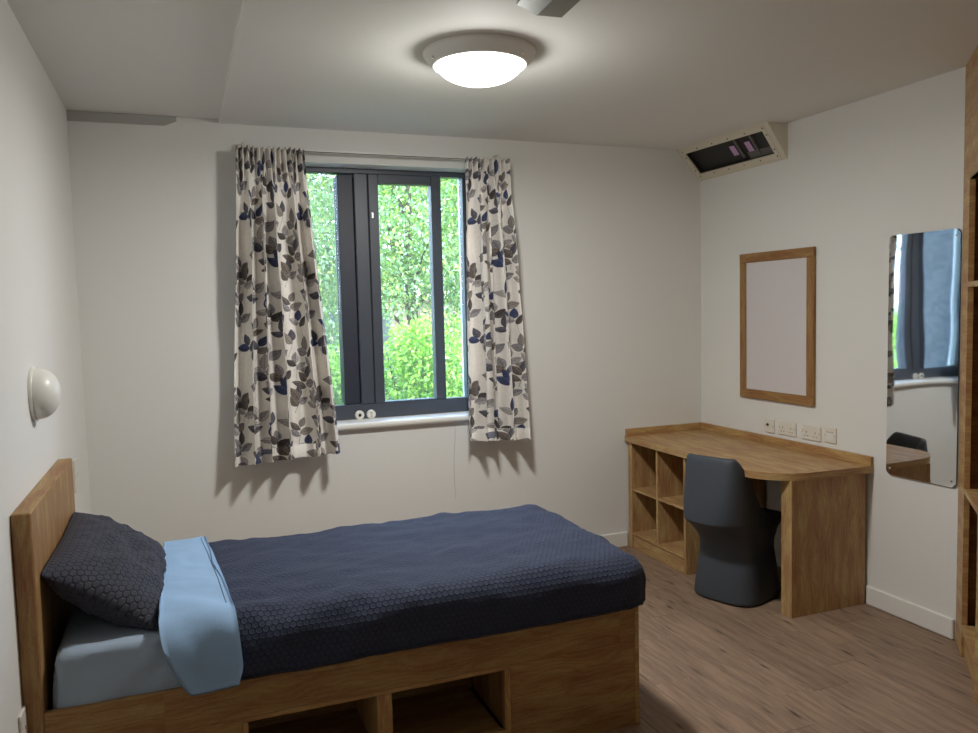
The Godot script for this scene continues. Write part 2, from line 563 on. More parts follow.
# ---------------------------------------------------------------- window
func window() -> void:
	var root := Node3D.new()
	root.name = "window_1"
	root.set_meta("kind", "structure")
	add_child(root)
	var zf := RZ            # face of the frame
	var zb := RZ - 0.07
	# reveal lining boards
	# outer frame
	var f := mb()
	cbox(f, Vector3(WX0, 2.425, zb), Vector3(WX1, WY1, zf), 0.003)
	cbox(f, Vector3(WX0, WY0, zb), Vector3(WX1, 1.06, zf), 0.003)
	cbox(f, Vector3(WX0, 1.06, zb), Vector3(WX0 + 0.03, 2.425, zf), 0.003)
	cbox(f, Vector3(WX1 - 0.028, 1.06, zb), Vector3(WX1, 2.425, zf), 0.003)
	obj("window_frame", done(f), M.frame_metal, root)
	# mullion and the deep side cheek to its left
	obj("mullion", box(Vector3(-2.343, 1.06, zb), Vector3(-2.264, 2.425, zf + 0.006), 0.004), M.frame_metal, root)
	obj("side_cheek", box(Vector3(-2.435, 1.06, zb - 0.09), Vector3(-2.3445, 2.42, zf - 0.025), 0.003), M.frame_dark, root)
	obj("seal", box(Vector3(-2.2642, 1.06, zb), Vector3(-2.258, 2.425, zf - 0.004), 0.001), M.seal_rubber, root)
	# opening sash: stiles, rails, pane
	var s := mb()
	cbox(s, Vector3(-2.258, 1.06, zb), Vector3(-2.198, 2.425, zf + 0.004), 0.004)
	cbox(s, Vector3(-1.870, 1.06, zb), Vector3(-1.808, 2.425, zf + 0.004), 0.004)
	cbox(s, Vector3(-2.198, 2.372, zb), Vector3(-1.870, 2.425, zf + 0.002), 0.003)
	cbox(s, Vector3(-2.198, 1.0601, zb), Vector3(-1.870, 1.066, zf), 0.002)
	var sash := obj("sash", done(s), M.frame_metal, root)
	obj("pane", box(Vector3(-2.198, 1.066, zb + 0.03), Vector3(-1.870, 2.372, zb + 0.034), 0), M.glass, root)
	obj("pane", box(Vector3(-1.808, 1.06, zb + 0.02), Vector3(WX1 - 0.028, 2.425, zb + 0.024), 0), M.glass, root)
	# the left light stands a little ajar, hinged at its left side
	var lp := obj("pane", box(Vector3(0, 1.064, 0), Vector3(-2.437 - WX0 - 0.03, 2.421, 0.004), 0), M.glass, root)
	lp.position = Vector3(WX0 + 0.03, 0, zb + 0.045)
	lp.rotation.y = deg_to_rad(5.5)
	# key lock on the sash stile
	var lk := mb()
	cbox(lk, Vector3(-2.245, 2.165, zf + 0.004), Vector3(-2.232, 2.2, zf + 0.012), 0.002)
	obj("lock", done(lk), M.steel, sash)
	# turn knobs on the bottom rail
	for x in [-2.359, -2.289]:
		var k := mb()
		var up := Basis(Vector3.RIGHT, PI / 2)
		lathe(k, [Vector2(0.0, 0.0), Vector2(0.026, 0.0), Vector2(0.028, 0.004), Vector2(0.027, 0.014), Vector2(0.02, 0.018), Vector2(0.012, 0.014), Vector2(0.0, 0.014)], 28, Vector3(x, 0.997, zf), up)
		var kn := obj("turn_knob", done(k), M.white_plastic, root)
		if x < -2.3:
			obj("keyhole", done(lathe(mb(), [Vector2(0, 0.0145), Vector2(0.009, 0.0145), Vector2(0.009, 0.019), Vector2(0, 0.019)], 14, Vector3(x, 0.997, zf), up)), M.seal_rubber, kn)
		else:
			obj("grip", box(Vector3(x - 0.004, 0.979, zf + 0.014), Vector3(x + 0.004, 1.015, zf + 0.026), 0.002), M.fitting_plastic, kn)
	# wire screen outside the left light
	var ws := mb()
	var x0 := WX0 + 0.02
	var x1 := -2.44
	var zz := zb - 0.07
	var y := 1.05
	while y < 2.43:
		cbox(ws, Vector3(x0, y, zz - 0.0012), Vector3(x1, y + 0.0012, zz), 0)
		y += 0.0095
	var x := x0
	while x < x1:
		cbox(ws, Vector3(x, 1.05, zz - 0.009), Vector3(x + 0.0011, 2.43, zz), 0)
		x += 0.0095
	var scr := obj("wire_screen", done(ws), M.screen_mesh, root)
	scr.set_meta("kind", "stuff")
	# sill board
	var sp := PackedVector2Array()
	for p in [[RZ, 0.955], [RZ, 0.972], [0.022, 0.972], [0.030, 0.969], [0.036, 0.962], [0.038, 0.952], [0.036, 0.942], [0.030, 0.935], [0.022, 0.932], [0.0, 0.932], [0.0, 0.955]]:
		sp.append(Vector2(p[0], p[1]))
	var sl := mb()
	prism(sl, sp, func(p, tt): return Vector3(tt, p.y, p.x), WX0 - 0.03, WX1 + 0.03)
	obj("window_sill", done(sl), M.white_plastic, root)

# ---------------------------------------------------------------- draped cloth over a slab
# top of the slab at y; x0..x1, z0..z1 the edges; the cloth hangs over the listed sides by `drop`
func drape(x0: float, x1: float, z0: float, z1: float, y: float, r: float, drop: Dictionary, step: float, bump: Callable, thick := 0.0, skew := 0.0, skew_left := 0.0) -> SurfaceTool:
	var arc := r * PI / 2
	var bend := func(d: float, lim: float) -> Vector2:
		d = minf(d, lim)
		if d <= 0.0:
			return Vector2.ZERO
		if d < arc:
			return Vector2(r * sin(d / r), r * (1 - cos(d / r)))
		return Vector2(r + 0.04 * (d - arc), r + d - arc)
	# hang is given as the height the cloth falls; here it becomes a length of cloth
	var hang := func(k: String) -> float: return maxf(0.0, drop[k] + arc - 2.0 * r) if drop.has(k) else 0.0
	var lx: float = hang.call("left")
	var rx: float = hang.call("right")
	var fz: float = hang.call("far")
	var nz: float = hang.call("near")
	var P := []
	var U := []
	var na := int((x1 - x0 + lx + rx) / step) + 2
	var nb := int((z1 - z0 + fz + nz) / step) + 2
	for i in na + 1:
		var row := []
		var ur := []
		for j in nb + 1:
			var zz := lerpf(z0 - fz, z1 + nz, float(j) / nb)
			var fr := clampf((zz - z0) / (z1 - z0), 0.0, 1.4)
			var xr := x1 + skew * fr - skew_left * 0.4 * smoothstep(1.10, 1.20, fr)
			var xl := x0 + skew_left * pow(clampf((fr - 0.93) / 0.22, 0.0, 1.3), 2.2)
			var xx := lerpf(xl - lx, xr + rx, float(i) / na)
			var cx := clampf(xx, xl + (r if lx > 0 else 0.0), xr - (r if rx > 0 else 0.0))
			var cz := clampf(zz, z0 + (r if fz > 0 else 0.0), z1 - (r if nz > 0 else 0.0))
			var dv := Vector2(xx - cx, zz - cz)
			var d := maxf(absf(dv.x), absf(dv.y))
			var lim := 99.0
			var bd: Vector2 = bend.call(d, lim)
			var dir := dv.normalized() if d > 0.0 else Vector2.ZERO
			var p := Vector3(cx + dir.x * bd.x, y - bd.y, cz + dir.y * bd.x)
			var n := Vector3(dir.x * sin(minf(d / r, PI / 2)), cos(minf(d / r, PI / 2)), dir.y * sin(minf(d / r, PI / 2))) if d > 0 else Vector3.UP
			p += n * bump.call(xx, zz)
			row.append(p)
			ur.append(Vector2(xx, zz))
		P.append(row)
		U.append(ur)
	var st := mb()
	grid(st, P, U)
	if thick > 0.0:
		# turned-in hem all round, so the cloth has an edge
		var c := Vector3((x0 + x1) / 2, y - 0.3, (z0 + z1) / 2)
		var ring := []
		var ru := []
		for i in na + 1:
			ring.append(P[i][0]); ru.append(U[i][0])
		for j in range(1, nb + 1):
			ring.append(P[na][j]); ru.append(U[na][j])
		for i in range(na - 1, -1, -1):
			ring.append(P[i][nb]); ru.append(U[i][nb])
		for j in range(nb - 1, -1, -1):
			ring.append(P[0][j]); ru.append(U[0][j])
		var R1 := []
		var R2 := []
		for k in ring.size():
			var inn: Vector3 = (c - ring[k]) * Vector3(1, 0, 1)
			inn = inn.normalized() * thick
			R1.append(ring[k] + inn * 0.5 + Vector3(0, -thick * 0.5, 0))
			R2.append(ring[k] + inn + Vector3(0, thick * 0.3, 0))
		grid(st, [ring, R1, R2], [ru, ru, ru], true)
	return done(st)

func bed() -> void:
	var xa := -W + 0.0005
	var hx := -3.762        # front of headboard
	var xb := -1.774        # foot
	var z0 := 1.05
	var z1 := 2.005
	var top := 0.466
	var b := thing("bed", "oak single bed with a panelled headboard and open cubby holes in its side", "bed", Vector3(-2.8, 0, 1.53))
	var P := func(a: Vector3) -> Vector3: return a - Vector3(-2.8, 0, 1.53)
	var bx := func(called: String, a: Vector3, c: Vector3, g := 0, m: Material = M.oak_bed, bev := 0.002) -> MeshInstance3D:
		return obj(called, box(P.call(a), P.call(c), bev, g), m, b)
	bx.call("headboard", Vector3(xa, 0.0, z0), Vector3(hx, 1.062, z1), 1, M.oak_bed, 0.004)
	# side panel facing the room, round two openings
	var t := 0.022
	bx.call("top_rail", Vector3(hx, 0.335, z1 - t), Vector3(xb, top, z1), 0)
	bx.call("side_panel", Vector3(-2.292, 0.0, z1 - t), Vector3(xb, 0.335, z1), 0)
	bx.call("side_panel", Vector3(hx, 0.0, z1 - t), Vector3(-3.212, 0.335, z1), 0)
	bx.call("bottom_rail", Vector3(-3.212, 0.0, z1 - t), Vector3(-2.292, 0.08, z1), 0)
	bx.call("lipping", Vector3(-3.212, 0.319, z1 - t), Vector3(-2.292, 0.335, z1 + 0.002), 0, M.oak_edge)
	bx.call("lipping", Vector3(-3.212, 0.08, z1 - t), Vector3(-2.292, 0.097, z1 + 0.002), 0, M.oak_edge)
	bx.call("lipping", Vector3(-2.313, 0.097, z1 - t), Vector3(-2.292, 0.319, z1 + 0.002), 1, M.oak_edge)
	bx.call("lipping", Vector3(-3.212, 0.097, z1 - t), Vector3(-3.196, 0.319, z1 + 0.002), 1, M.oak_edge)
	bx.call("divider", Vector3(-2.779, 0.097, z1 - 0.4), Vector3(-2.727, 0.319, z1 + 0.001), 1, M.oak_edge)
	bx.call("cubby_base", Vector3(-3.196, 0.06, z1 - 0.42), Vector3(-2.313, 0.08, z1 - t), 0)
	bx.call("cubby_back", Vector3(-3.212, 0.06, z1 - 0.44), Vector3(-2.292, 0.335, z1 - 0.42), 0)
	bx.call("cubby_side", Vector3(-3.232, 0.06, z1 - 0.42), Vector3(-3.212, 0.335, z1 - t), 1)
	bx.call("cubby_side", Vector3(-2.292, 0.06, z1 - 0.42), Vector3(-2.272, 0.335, z1 - t), 1)
	bx.call("foot_panel", Vector3(xb, 0, z0), Vector3(xb + 0.018, top, z1 + 0.002), 2, M.oak_edge)
	bx.call("far_panel", Vector3(hx, 0, z0), Vector3(xb, top, z0 + t), 0)
	bx.call("platform", Vector3(hx, 0.37, z0 + t), Vector3(xb, 0.392, z1 - t), 0)
	# mattress under a fitted sheet
	var nz := noise(6.0, 9, 3)
	var wr := noise(1.0, 19, 2)
	var mt := drape(-3.735, -1.80, 1.076, 1.982, 0.626, 0.03, {"left": 0.23, "right": 0.23, "near": 0.23, "far": 0.23}, 0.022, func(x, z):
		var side: float = smoothstep(1.9, 2.0, z)
		var head: float = smoothstep(-3.3, -3.5, x)
		return 0.004 * nz.get_noise_2d(x, z) + side * head * 0.011 * sin((x * 0.8 + z * 0.9) * 42.0 + 4.0 * wr.get_noise_2d(x * 3, z * 3)) * maxf(0.0, wr.get_noise_2d(x * 2.5 + 8, z * 2.5) + 0.25))
	var mo := obj("mattress", mt, M.sheet_cloth)
	tag(mo, "mattress in a pale blue-grey fitted sheet on the bed", "mattress")
	# duvet
	var d := thing("duvet", "navy honeycomb-textured duvet with a pale blue edge turned back near the pillow", "duvet", Vector3.ZERO)
	var dn := noise(2.2, 41, 3)
	var dn2 := noise(5.0, 43, 2)
	var dv := drape(-3.34, -1.705, 1.035, 2.036, 0.666, 0.10, {"right": 0.195, "near": 0.188, "far": 0.2}, 0.02, func(x, z):
		var w: float = 0.013 * dn.get_noise_2d(x, z * 1.3) + 0.006 * dn2.get_noise_2d(x * 1.4 + z * 2.0, z - x * 0.5)
		w += 0.010 * exp(-pow((z - 1.55) / 0.35, 2.0))
		# pulled creases running from the fold towards the near side
		var cr: float = smoothstep(-2.4, -3.2, x) * smoothstep(1.5, 1.9, z)
		w += cr * 0.008 * sin((z * 1.0 + x * 0.55) * 38.0 + 3.0 * dn.get_noise_2d(x * 2, z * 2))
		return w - 0.004 * smoothstep(-1.9, -1.75, x), 0.018)
	obj("cover", dv, M.navy_cloth, d)
	var bn := noise(4.0, 51, 3)
	var bd := drape(-3.442, -3.285, 1.022, 2.052, 0.680, 0.09, {"left": 0.0, "near": 0.208, "far": 0.21}, 0.014, func(x, z):
		var w: float = 0.008 * bn.get_noise_2d(x, z) + 0.011
		w += 0.010 * exp(-pow((z - 1.55) / 0.35, 2.0))
		w += 0.006 * sin((x * 1.2 - z) * 22.0) * smoothstep(1.6, 2.0, z)
		return w, 0.016, 0.072, 0.07)
	var band := obj("turned_back_edge", bd, M.blue_cloth, d)
	band.set_meta("label", "pale blue lining turned back")
	# stitched line along the band
	var sp := []
	var rr := []
	for i in 30:
		var z := lerpf(1.12, 1.93, i / 29.0)
		var x := -3.285 + 0.072 * (z - 1.022) / 1.03 - 0.020
		var w := 0.008 * bn.get_noise_2d(x, z) + 0.011 + 0.010 * exp(-pow((z - 1.55) / 0.35, 2.0)) + 0.006 * sin((x * 1.2 - z) * 22.0) * smoothstep(1.6, 2.0, z)
		sp.append(Vector3(x, 0.680 + w + 0.0006, z))
		rr.append(0.0014)
	obj("stitching", done(tube(mb(), sp, rr, 6)), mat("thread", c8(78, 96, 122), 0.9), band)
	# pillow leaning on the headboard
	var pst := mb()
	var n := 44
	var ctr := Vector3(-3.602, 0.735, 1.52)
	var up := Vector3(-0.31, 0.235, 0).normalized()
	var side := Vector3(0, 0, 1)
	var nor := side.cross(up).normalized()
	if nor.y < 0:
		nor = -nor
	var pn := noise(5.0, 61, 3)
	for face in [1.0, -1.0]:
		var Pq := []
		var Uq := []
		for i in n + 1:
			var row := []
			var ur := []
			for j in n + 1:
				var u := -cos(PI * i / n)
				var v := -cos(PI * j / n)
				var hu := 0.41 * u * (1.0 - 0.055 * (1 - v * v) * absf(u))
				var hv := 0.208 * v * (1.0 - 0.10 * (1 - u * u) * 0.6)
				var th := (0.10 if face > 0 else 0.105) * pow(maxf(0.0, 1 - pow(absf(u), 3.2)), 0.6) * pow(maxf(0.0, 1 - pow(absf(v), 2.2)), 0.55)
				th += 0.030 * pn.get_noise_2d(hu * 1.6 + face * 3.0, hv * 2.2) * (1 - u * u) * (1 - v * v)
				var p: Vector3 = ctr + side * hu + up * hv + nor * th * face
				# slumps where it lies on the mattress
				p += Vector3(0.02, 0, 0) * (1 - v) * 0.5
				p.y = maxf(p.y, 0.634 + 0.0)
				p.x = maxf(p.x, hx + 0.006)
				row.append(p)
				ur.append(Vector2(hu, hv))
			Pq.append(row)
			Uq.append(ur)
		grid(pst, Pq, Uq, face > 0.0)
	var po := obj("pillow", done(pst), M.charcoal_cloth)
	tag(po, "charcoal pillow with a honeycomb weave leaning on the headboard", "pillow")

# ---------------------------------------------------------------- desk
func desk() -> void:
	var d := thing("desk", "oak desk with a rounded corner and open cubby holes along the right wall", "desk", Vector3(-0.3, 0, 0.72))
	var O := Vector3(-0.3, 0, 0.72)
	var bx := func(called: String, a: Vector3, c: Vector3, g := 0, m: Material = M.oak, bev := 0.0015) -> MeshInstance3D:
		return obj(called, box(a - O, c - O, bev, g), m, d)
	var Lz := 1.473
	# top with a gently bowed front and one rounded corner
	var poly := PackedVector2Array()
	poly.append(Vector2(-0.002, 0.002))
	poly.append(Vector2(-0.615, 0.002))
	poly.append(Vector2(-0.617, 0.66))
	for k in 7:
		var f := k / 6.0
		poly.append(Vector2(-0.617 - 0.035 * smoothstep(0.0, 1.0, f), lerpf(0.70, 1.19, f)))
	for k in range(1, 33):
		var a := PI / 2 * k / 32.0
		poly.append(Vector2(-0.652 + 0.27 * (1 - cos(a)), 1.19 + (Lz - 0.015 - 1.19) * sin(a)))
	poly.append(Vector2(-0.002, Lz))
	var tp := mb()
	prism(tp, poly, func(p, t): return Vector3(p.x, t, p.y) - O, 0.7465, 0.747, Vector2(1, 1))
	var inset := PackedVector2Array()
	prism(tp, poly, func(p, t): return Vector3(p.x, t, p.y) - O, 0.71, 0.7465, Vector2(1, 1))
	# grain runs along the length: swap the cap's axes
	obj("desk_top", swap_uv(tp), M.oak, d)
	bx.call("upstand", Vector3(-0.022, 0.747, 0.022), Vector3(-0.002, 0.794, Lz - 0.003), 2, M.oak_edge)
	bx.call("upstand", Vector3(-0.61, 0.747, 0.002), Vector3(-0.002, 0.794, 0.022), 0, M.oak_edge)
	bx.call("end_panel", Vector3(-0.508, 0, 1.362), Vector3(-0.018, 0.71, 1.437), 1)
	# pedestal of four cubby holes
	bx.call("side_panel", Vector3(-0.6, 0, 0.018), Vector3(-0.02, 0.71, 0.062), 1)
	bx.call("side_panel", Vector3(-0.6, 0, 0.64), Vector3(-0.02, 0.71, 0.662), 1)
	bx.call("divider", Vector3(-0.595, 0.108, 0.340), Vector3(-0.05, 0.71, 0.360), 1)
	bx.call("back_panel", Vector3(-0.05, 0.0, 0.062), Vector3(-0.035, 0.71, 0.64), 1)
	bx.call("shelf", Vector3(-0.592, 0.386, 0.062), Vector3(-0.05, 0.402, 0.340), 2)
	bx.call("shelf", Vector3(-0.592, 0.386, 0.360), Vector3(-0.05, 0.402, 0.64), 2)
	bx.call("base_board", Vector3(-0.598, 0.09, 0.062), Vector3(-0.05, 0.108, 0.64), 2)
	bx.call("plinth", Vector3(-0.594, 0, 0.064), Vector3(-0.58, 0.084, 0.638), 2)

func swap_uv(st: SurfaceTool) -> SurfaceTool:
	st.generate_normals()
	var a := st.commit_to_arrays()
	var uv: PackedVector2Array = a[Mesh.ARRAY_TEX_UV]
	var nn: PackedVector3Array = a[Mesh.ARRAY_NORMAL]
	for i in uv.size():
		uv[i] = Vector2(uv[i].y + 0.2, uv[i].x + 0.35) if absf(nn[i].y) > 0.5 else uv[i]
	a[Mesh.ARRAY_TEX_UV] = uv
	var s := SurfaceTool.new()
	s.create_from_arrays(a)
	return s

# ---------------------------------------------------------------- moulded tub chair
func chair() -> void:
	var c := thing("chair", "dark grey one-piece moulded plastic chair pushed up to the desk", "chair", Vector3(-0.578, 0, 1.045))
	c.rotation.y = deg_to_rad(20.0)
	# rings: height at back / front, reach to the back, to the front, half width at back / front, squareness
	var L := [
		[0.0, 0.0, 0.118, 0.285, 0.172, 0.18, 3.0],
		[0.012, 0.012, 0.14, 0.305, 0.19, 0.198, 3.0],
		[0.05, 0.05, 0.138, 0.303, 0.188, 0.196, 3.0],
		[0.16, 0.16, 0.122, 0.288, 0.176, 0.188, 3.0],
		[0.27, 0.26, 0.102, 0.265, 0.162, 0.18, 3.0],
		[0.33, 0.31, 0.112, 0.26, 0.164, 0.185, 3.0],
		[0.4, 0.36, 0.195, 0.272, 0.172, 0.2, 2.9],
		[0.452, 0.395, 0.264, 0.282, 0.186, 0.21, 2.9],
		[0.472, 0.405, 0.266, 0.285, 0.186, 0.212, 3.2],
		[0.55, 0.418, 0.256, 0.286, 0.182, 0.212, 3.8],
		[0.68, 0.43, 0.234, 0.286, 0.172, 0.212, 4.8],
		[0.788, 0.44, 0.212, 0.285, 0.162, 0.211, 6.0],
		[0.803, 0.448, 0.2, 0.278, 0.154, 0.204, 6.0],
		[0.797, 0.446, 0.186, 0.263, 0.142, 0.19, 6.0],
		[0.68, 0.436, 0.188, 0.256, 0.138, 0.182, 4.8],
		[0.52, 0.425, 0.19, 0.25, 0.14, 0.176, 4.0],
		[0.435, 0.415, 0.175, 0.238, 0.135, 0.165, 3.2],
		[0.415, 0.41, 0.12, 0.16, 0.1, 0.12, 2.4],
		[0.41, 0.408, 0.0, 0.0, 0.0, 0.0, 2.0]]
	var seg := 72
	var P := []
	var U := []
	for l in L:
		var row := []
		var ur := []
		for j in seg + 1:
			var a := TAU * (j % seg) / seg
			var e: float = 2.0 / l[6]
			var cx := signf(cos(a)) * pow(absf(cos(a)), e)
			var cz := signf(sin(a)) * pow(absf(sin(a)), e)
			var fw: float = (cx + 1) / 2          # 0 back .. 1 front
			var run := clampf((fw - 0.05) / 0.62, 0.0, 1.0)
			var lift := lerpf(run, smoothstep(0.0, 1.0, run), 0.5)
			var x: float = cx * (l[3] if cx > 0 else l[2])
			var z: float = cz * lerpf(l[4], l[5], fw)
			row.append(Vector3(x, lerpf(l[0], l[1], lift), z))
			ur.append(Vector2(float(j) / seg, l[0]))
		P.append(row)
		U.append(ur)
	# subdivide between rings for a soft, rounded form
	var Q := []
	var V := []
	for i in P.size() - 1:
		for s in 4:
			var t := s / 4.0
			var row := []
			for j in seg + 1:
				var p0: Vector3 = P[maxi(i - 1, 0)][j]
				var p1: Vector3 = P[i][j]
				var p2: Vector3 = P[i + 1][j]
				var p3: Vector3 = P[mini(i + 2, P.size() - 1)][j]
				row.append(p1.lerp(p2, t) * 0.35 + p1.cubic_interpolate(p2, p0, p3, t) * 0.65)
			Q.append(row)
			V.append(U[i])
	Q.append(P[P.size() - 1])
	V.append(U[P.size() - 1])
	obj("shell", done(grid(mb(), Q, V)), M.chair_plastic, c)
	# closed underside
	var us := mb()
	lathe(us, [Vector2(0.0, 0.001), Vector2(0.11, 0.001), Vector2(0.11, 0.006), Vector2(0, 0.006)], 32)
	obj("base_plate", done(us), M.pad_black, c)
	# seat pad
	var sp := mb()
	lathe(sp, [Vector2(0.0, 0.413), Vector2(0.12, 0.413), Vector2(0.135, 0.421), Vector2(0.13, 0.431), Vector2(0.0, 0.436)], 36)
	obj("seat_pad", done(sp), M.pad_black, c)

# ---------------------------------------------------------------- open shelf unit with a front at 45 degrees
func angled_shelf() -> void:
	var u := thing("open_shelf_unit", "tall oak open shelf unit with an angled front at the right edge", "shelf unit", Vector3(0, 0, 2.2))
	var O := Vector3(0, 0, 2.2)
	var A := Vector2(-0.004, 1.957)     # at the wall (x, z)
	var B := Vector2(-0.477, 2.430)     # outer end of the angled front
	var dirv := (B - A).normalized()
	var inn := Vector2(dirv.y, -dirv.x)  # into the unit
	if inn.x < 0:
		inn = -inn
	var slab := func(called: String, p: Array, y0: float, y1: float, m: Material, g := true) -> void:
		var poly := PackedVector2Array()
		for q in p:
			poly.append(q)
		var st := mb()
		prism(st, poly, func(v, t): return Vector3(v.x, t, v.y) - O, y0, y1)
		obj(called, swap_uv(st) if g else done(st), m, u)
	var C := Vector2(-0.004, 2.43)
	# front stiles, header and plinth in the angled plane
	var piece := func(called: String, s0: float, s1: float, y0: float, y1: float, th := 0.022, back := 0.0) -> void:
		var a := A + dirv * s0 + inn * back
		var b := A + dirv * s1 + inn * back
		slab.call(called, [a, b, b + inn * th, a + inn * th], y0, y1, M.oak_edge)
	var Lf := (B - A).length()
	piece.call("stile", 0.0, 0.19, 0.0, H - 0.002, 0.022)
	piece.call("stile", Lf - 0.04, Lf, 0.0, H - 0.002, 0.022)
	piece.call("header", 0.19, Lf - 0.04, 2.118, H - 0.002)
	piece.call("plinth", 0.19, Lf - 0.04, 0.0, 0.12, 0.02, 0.012)
	var ia := A + dirv * 0.30 + inn * 0.022
	var ib := B - dirv * 0.045 + inn * 0.022
	for y in [0.125, 0.745, 1.655, 2.118]:
		slab.call("shelf", [A + dirv * 0.192, B - dirv * 0.042, Vector2(B.x + 0.02, 2.41), Vector2(-0.02, 2.41), Vector2(-0.02, 2.19)], y, y + 0.022, M.oak)
	slab.call("back_panel", [Vector2(-0.004, 2.0), Vector2(-0.018, 2.0), Vector2(-0.018, 2.41), Vector2(-0.004, 2.41)], 0.0, H - 0.002, M.oak)
	# unseen wardrobe past the shelf end, added to darken the bounced light
	slab.call("unseen_wardrobe_body", [Vector2(B.x + 0.02, 2.431), Vector2(-0.004, 2.431), Vector2(-0.004, 4.3), Vector2(B.x + 0.02, 4.3)], 0.0, H - 0.002, M.oak)
	for k in 4:
		var z0 := 2.434 + k * 0.466
		obj("unseen_wardrobe_door", box(Vector3(B.x, 0.1, z0) - O, Vector3(B.x + 0.019, H - 0.03, z0 + 0.462) - O, 0.002, 1), M.oak, u)
	slab.call("end_panel", [Vector2(B.x + 0.005, 2.41), Vector2(-0.004, 2.41), C, Vector2(B.x, 2.43)], 0.0, H - 0.002, M.oak)

# ---------------------------------------------------------------- curtains
func curtain(called: String, label: String, xt0: float, xt1: float, xb0: float, xb1: float, yt: float, yb0: float, yb1: float, folds: int, sd: int) -> void:
	var c := thing(called, label, "curtain", Vector3(0, 0, 0), "pair of leaf-print curtains")
	var nu := 260
	var nv := 70
	var fw := (xt1 - xt0) * 2.6
	var n := noise(1.3, sd, 3)
	var r := RandomNumberGenerator.new()
	r.seed = sd
	var ph := r.randf() * TAU
	var layer := func(off: float) -> Array:
		var P := []
		var U := []
		for i in nv + 1:
			var t := float(i) / nv
			var row := []
			var ur := []
			for j in nu + 1:
				var s := float(j) / nu
				var open := smoothstep(0.03, 0.30, t)
				# irregular folds: the phase wanders across the width
				var sw := s + 0.035 * sin(s * TAU * 1.5 + ph) + 0.02 * n.get_noise_2d(s * 4.0, t * 0.8)
				var big := sin(sw * TAU * folds + ph)
				var pleat := sin(s * TAU * folds * 2.6 + ph * 2.0)
				big = signf(big) * pow(absf(big), 0.8)
				var amp := lerpf(0.010, 0.058, open) * (1.0 + 0.5 * n.get_noise_2d(s * 3.0 + 9.0, 0.3))
				var z := 0.142 + big * amp + pleat * lerpf(0.020, 0.003, smoothstep(0.03, 0.16, t)) + 0.006 * n.get_noise_2d(s * 9.0, t * 5.0)
				var tt := smoothstep(0.0, 1.0, t) * 0.45 + t * 0.55
				var x := lerpf(lerpf(xt0, xb0, tt), lerpf(xt1, xb1, tt), s) + 0.020 * open * cos(sw * TAU * folds + ph) * sin(s * PI)
				var yb := lerpf(yb0, yb1, s) + 0.006 * big
				var y := lerpf(yt + 0.004 * pleat, yb, t)
				row.append(Vector3(x, y, z + off))
				ur.append(Vector2(s * fw / 0.70, t * (yt - yb0) / 0.70))
			P.append(row)
			U.append(ur)
		return [P, U]
	var fr: Array = layer.call(0.0)
	var bk: Array = layer.call(-0.003)
	var st := mb()
	grid(st, fr[0], fr[1], true)
	grid(st, bk[0], bk[1], false)
	# edges
	for e in [0, nv]:
		grid(st, [fr[0][e], bk[0][e]], [fr[1][e], bk[1][e]], e == 0)
	for e in [0, nu]:
		var a := []
		var b := []
		var ua := []
		for i in nv + 1:
			a.append(fr[0][i][e]); b.append(bk[0][i][e]); ua.append(fr[1][i][e])
		grid(st, [a, b], [ua, ua], e != 0)
	obj("drape", done(st), M.curtain_print, c)
	# hem: a doubled band along the foot
	var hem := mb()
	var H0 := []
	var H1 := []
	var H2 := []
	var hu0 := []
	var hu1 := []
	var k0 := nv - 3
	for j in nu + 1:
		H0.append(fr[0][k0][j] + Vector3(0, 0, 0.0002))
		H1.append(fr[0][k0][j] + Vector3(0, -0.001, 0.0028))
		H2.append(fr[0][nv][j] + Vector3(0, -0.001, 0.0028))
		hu0.append(fr[1][k0][j] + Vector2(0.31, 0.43))
		hu1.append(fr[1][nv][j] + Vector2(0.31, 0.43))
	grid(hem, [H0, H1, H2], [hu0, hu0, hu1], true)
	obj("hem", done(hem), M.curtain_print, c)
	# heading tape hooks
	for k in 6:
		var s := (k + 0.5) / 6.0
		var hk := mb()
		var hx := lerpf(xt0, xt1, s)
		tube(hk, [Vector3(hx, yt - 0.03, 0.122), Vector3(hx, yt - 0.005, 0.105), Vector3(hx, yt + 0.004, 0.084)], [0.002, 0.002, 0.002], 6)
		obj("hook", done(hk), M.white_plastic, c)

func curtains() -> void:
	var tr := thing("curtain_track", "thin white curtain track over the window", "curtain track", Vector3(-2.21, 2.505, 0.0))
	var rail := mb()
	cbox(rail, Vector3(-0.79, -0.005, 0.066), Vector3(0.75, 0.005, 0.082), 0.002)
	obj("rail", done(rail), M.white_plastic, tr)
	obj("groove", box(Vector3(-0.79, -0.0085, 0.071), Vector3(0.75, -0.005, 0.077), 0.0), M.vent_grey, tr)
	for x in [-0.765, 0.70]:
		var bk := mb()
		cbox(bk, Vector3(x - 0.006, -0.01, 0.0), Vector3(x + 0.006, 0.03, 0.083), 0.002)
		obj("bracket", done(bk), M.fitting_plastic, tr)
	curtain("curtain", "wider leaf-print curtain hanging left of the window", -3.018, -2.664, -3.098, -2.535, 2.497, 0.800, 0.828, 5, 3)
	curtain("curtain", "narrower leaf-print curtain hanging right of the window", -1.736, -1.470, -1.758, -1.383, 2.494, 0.828, 0.805, 4, 8)

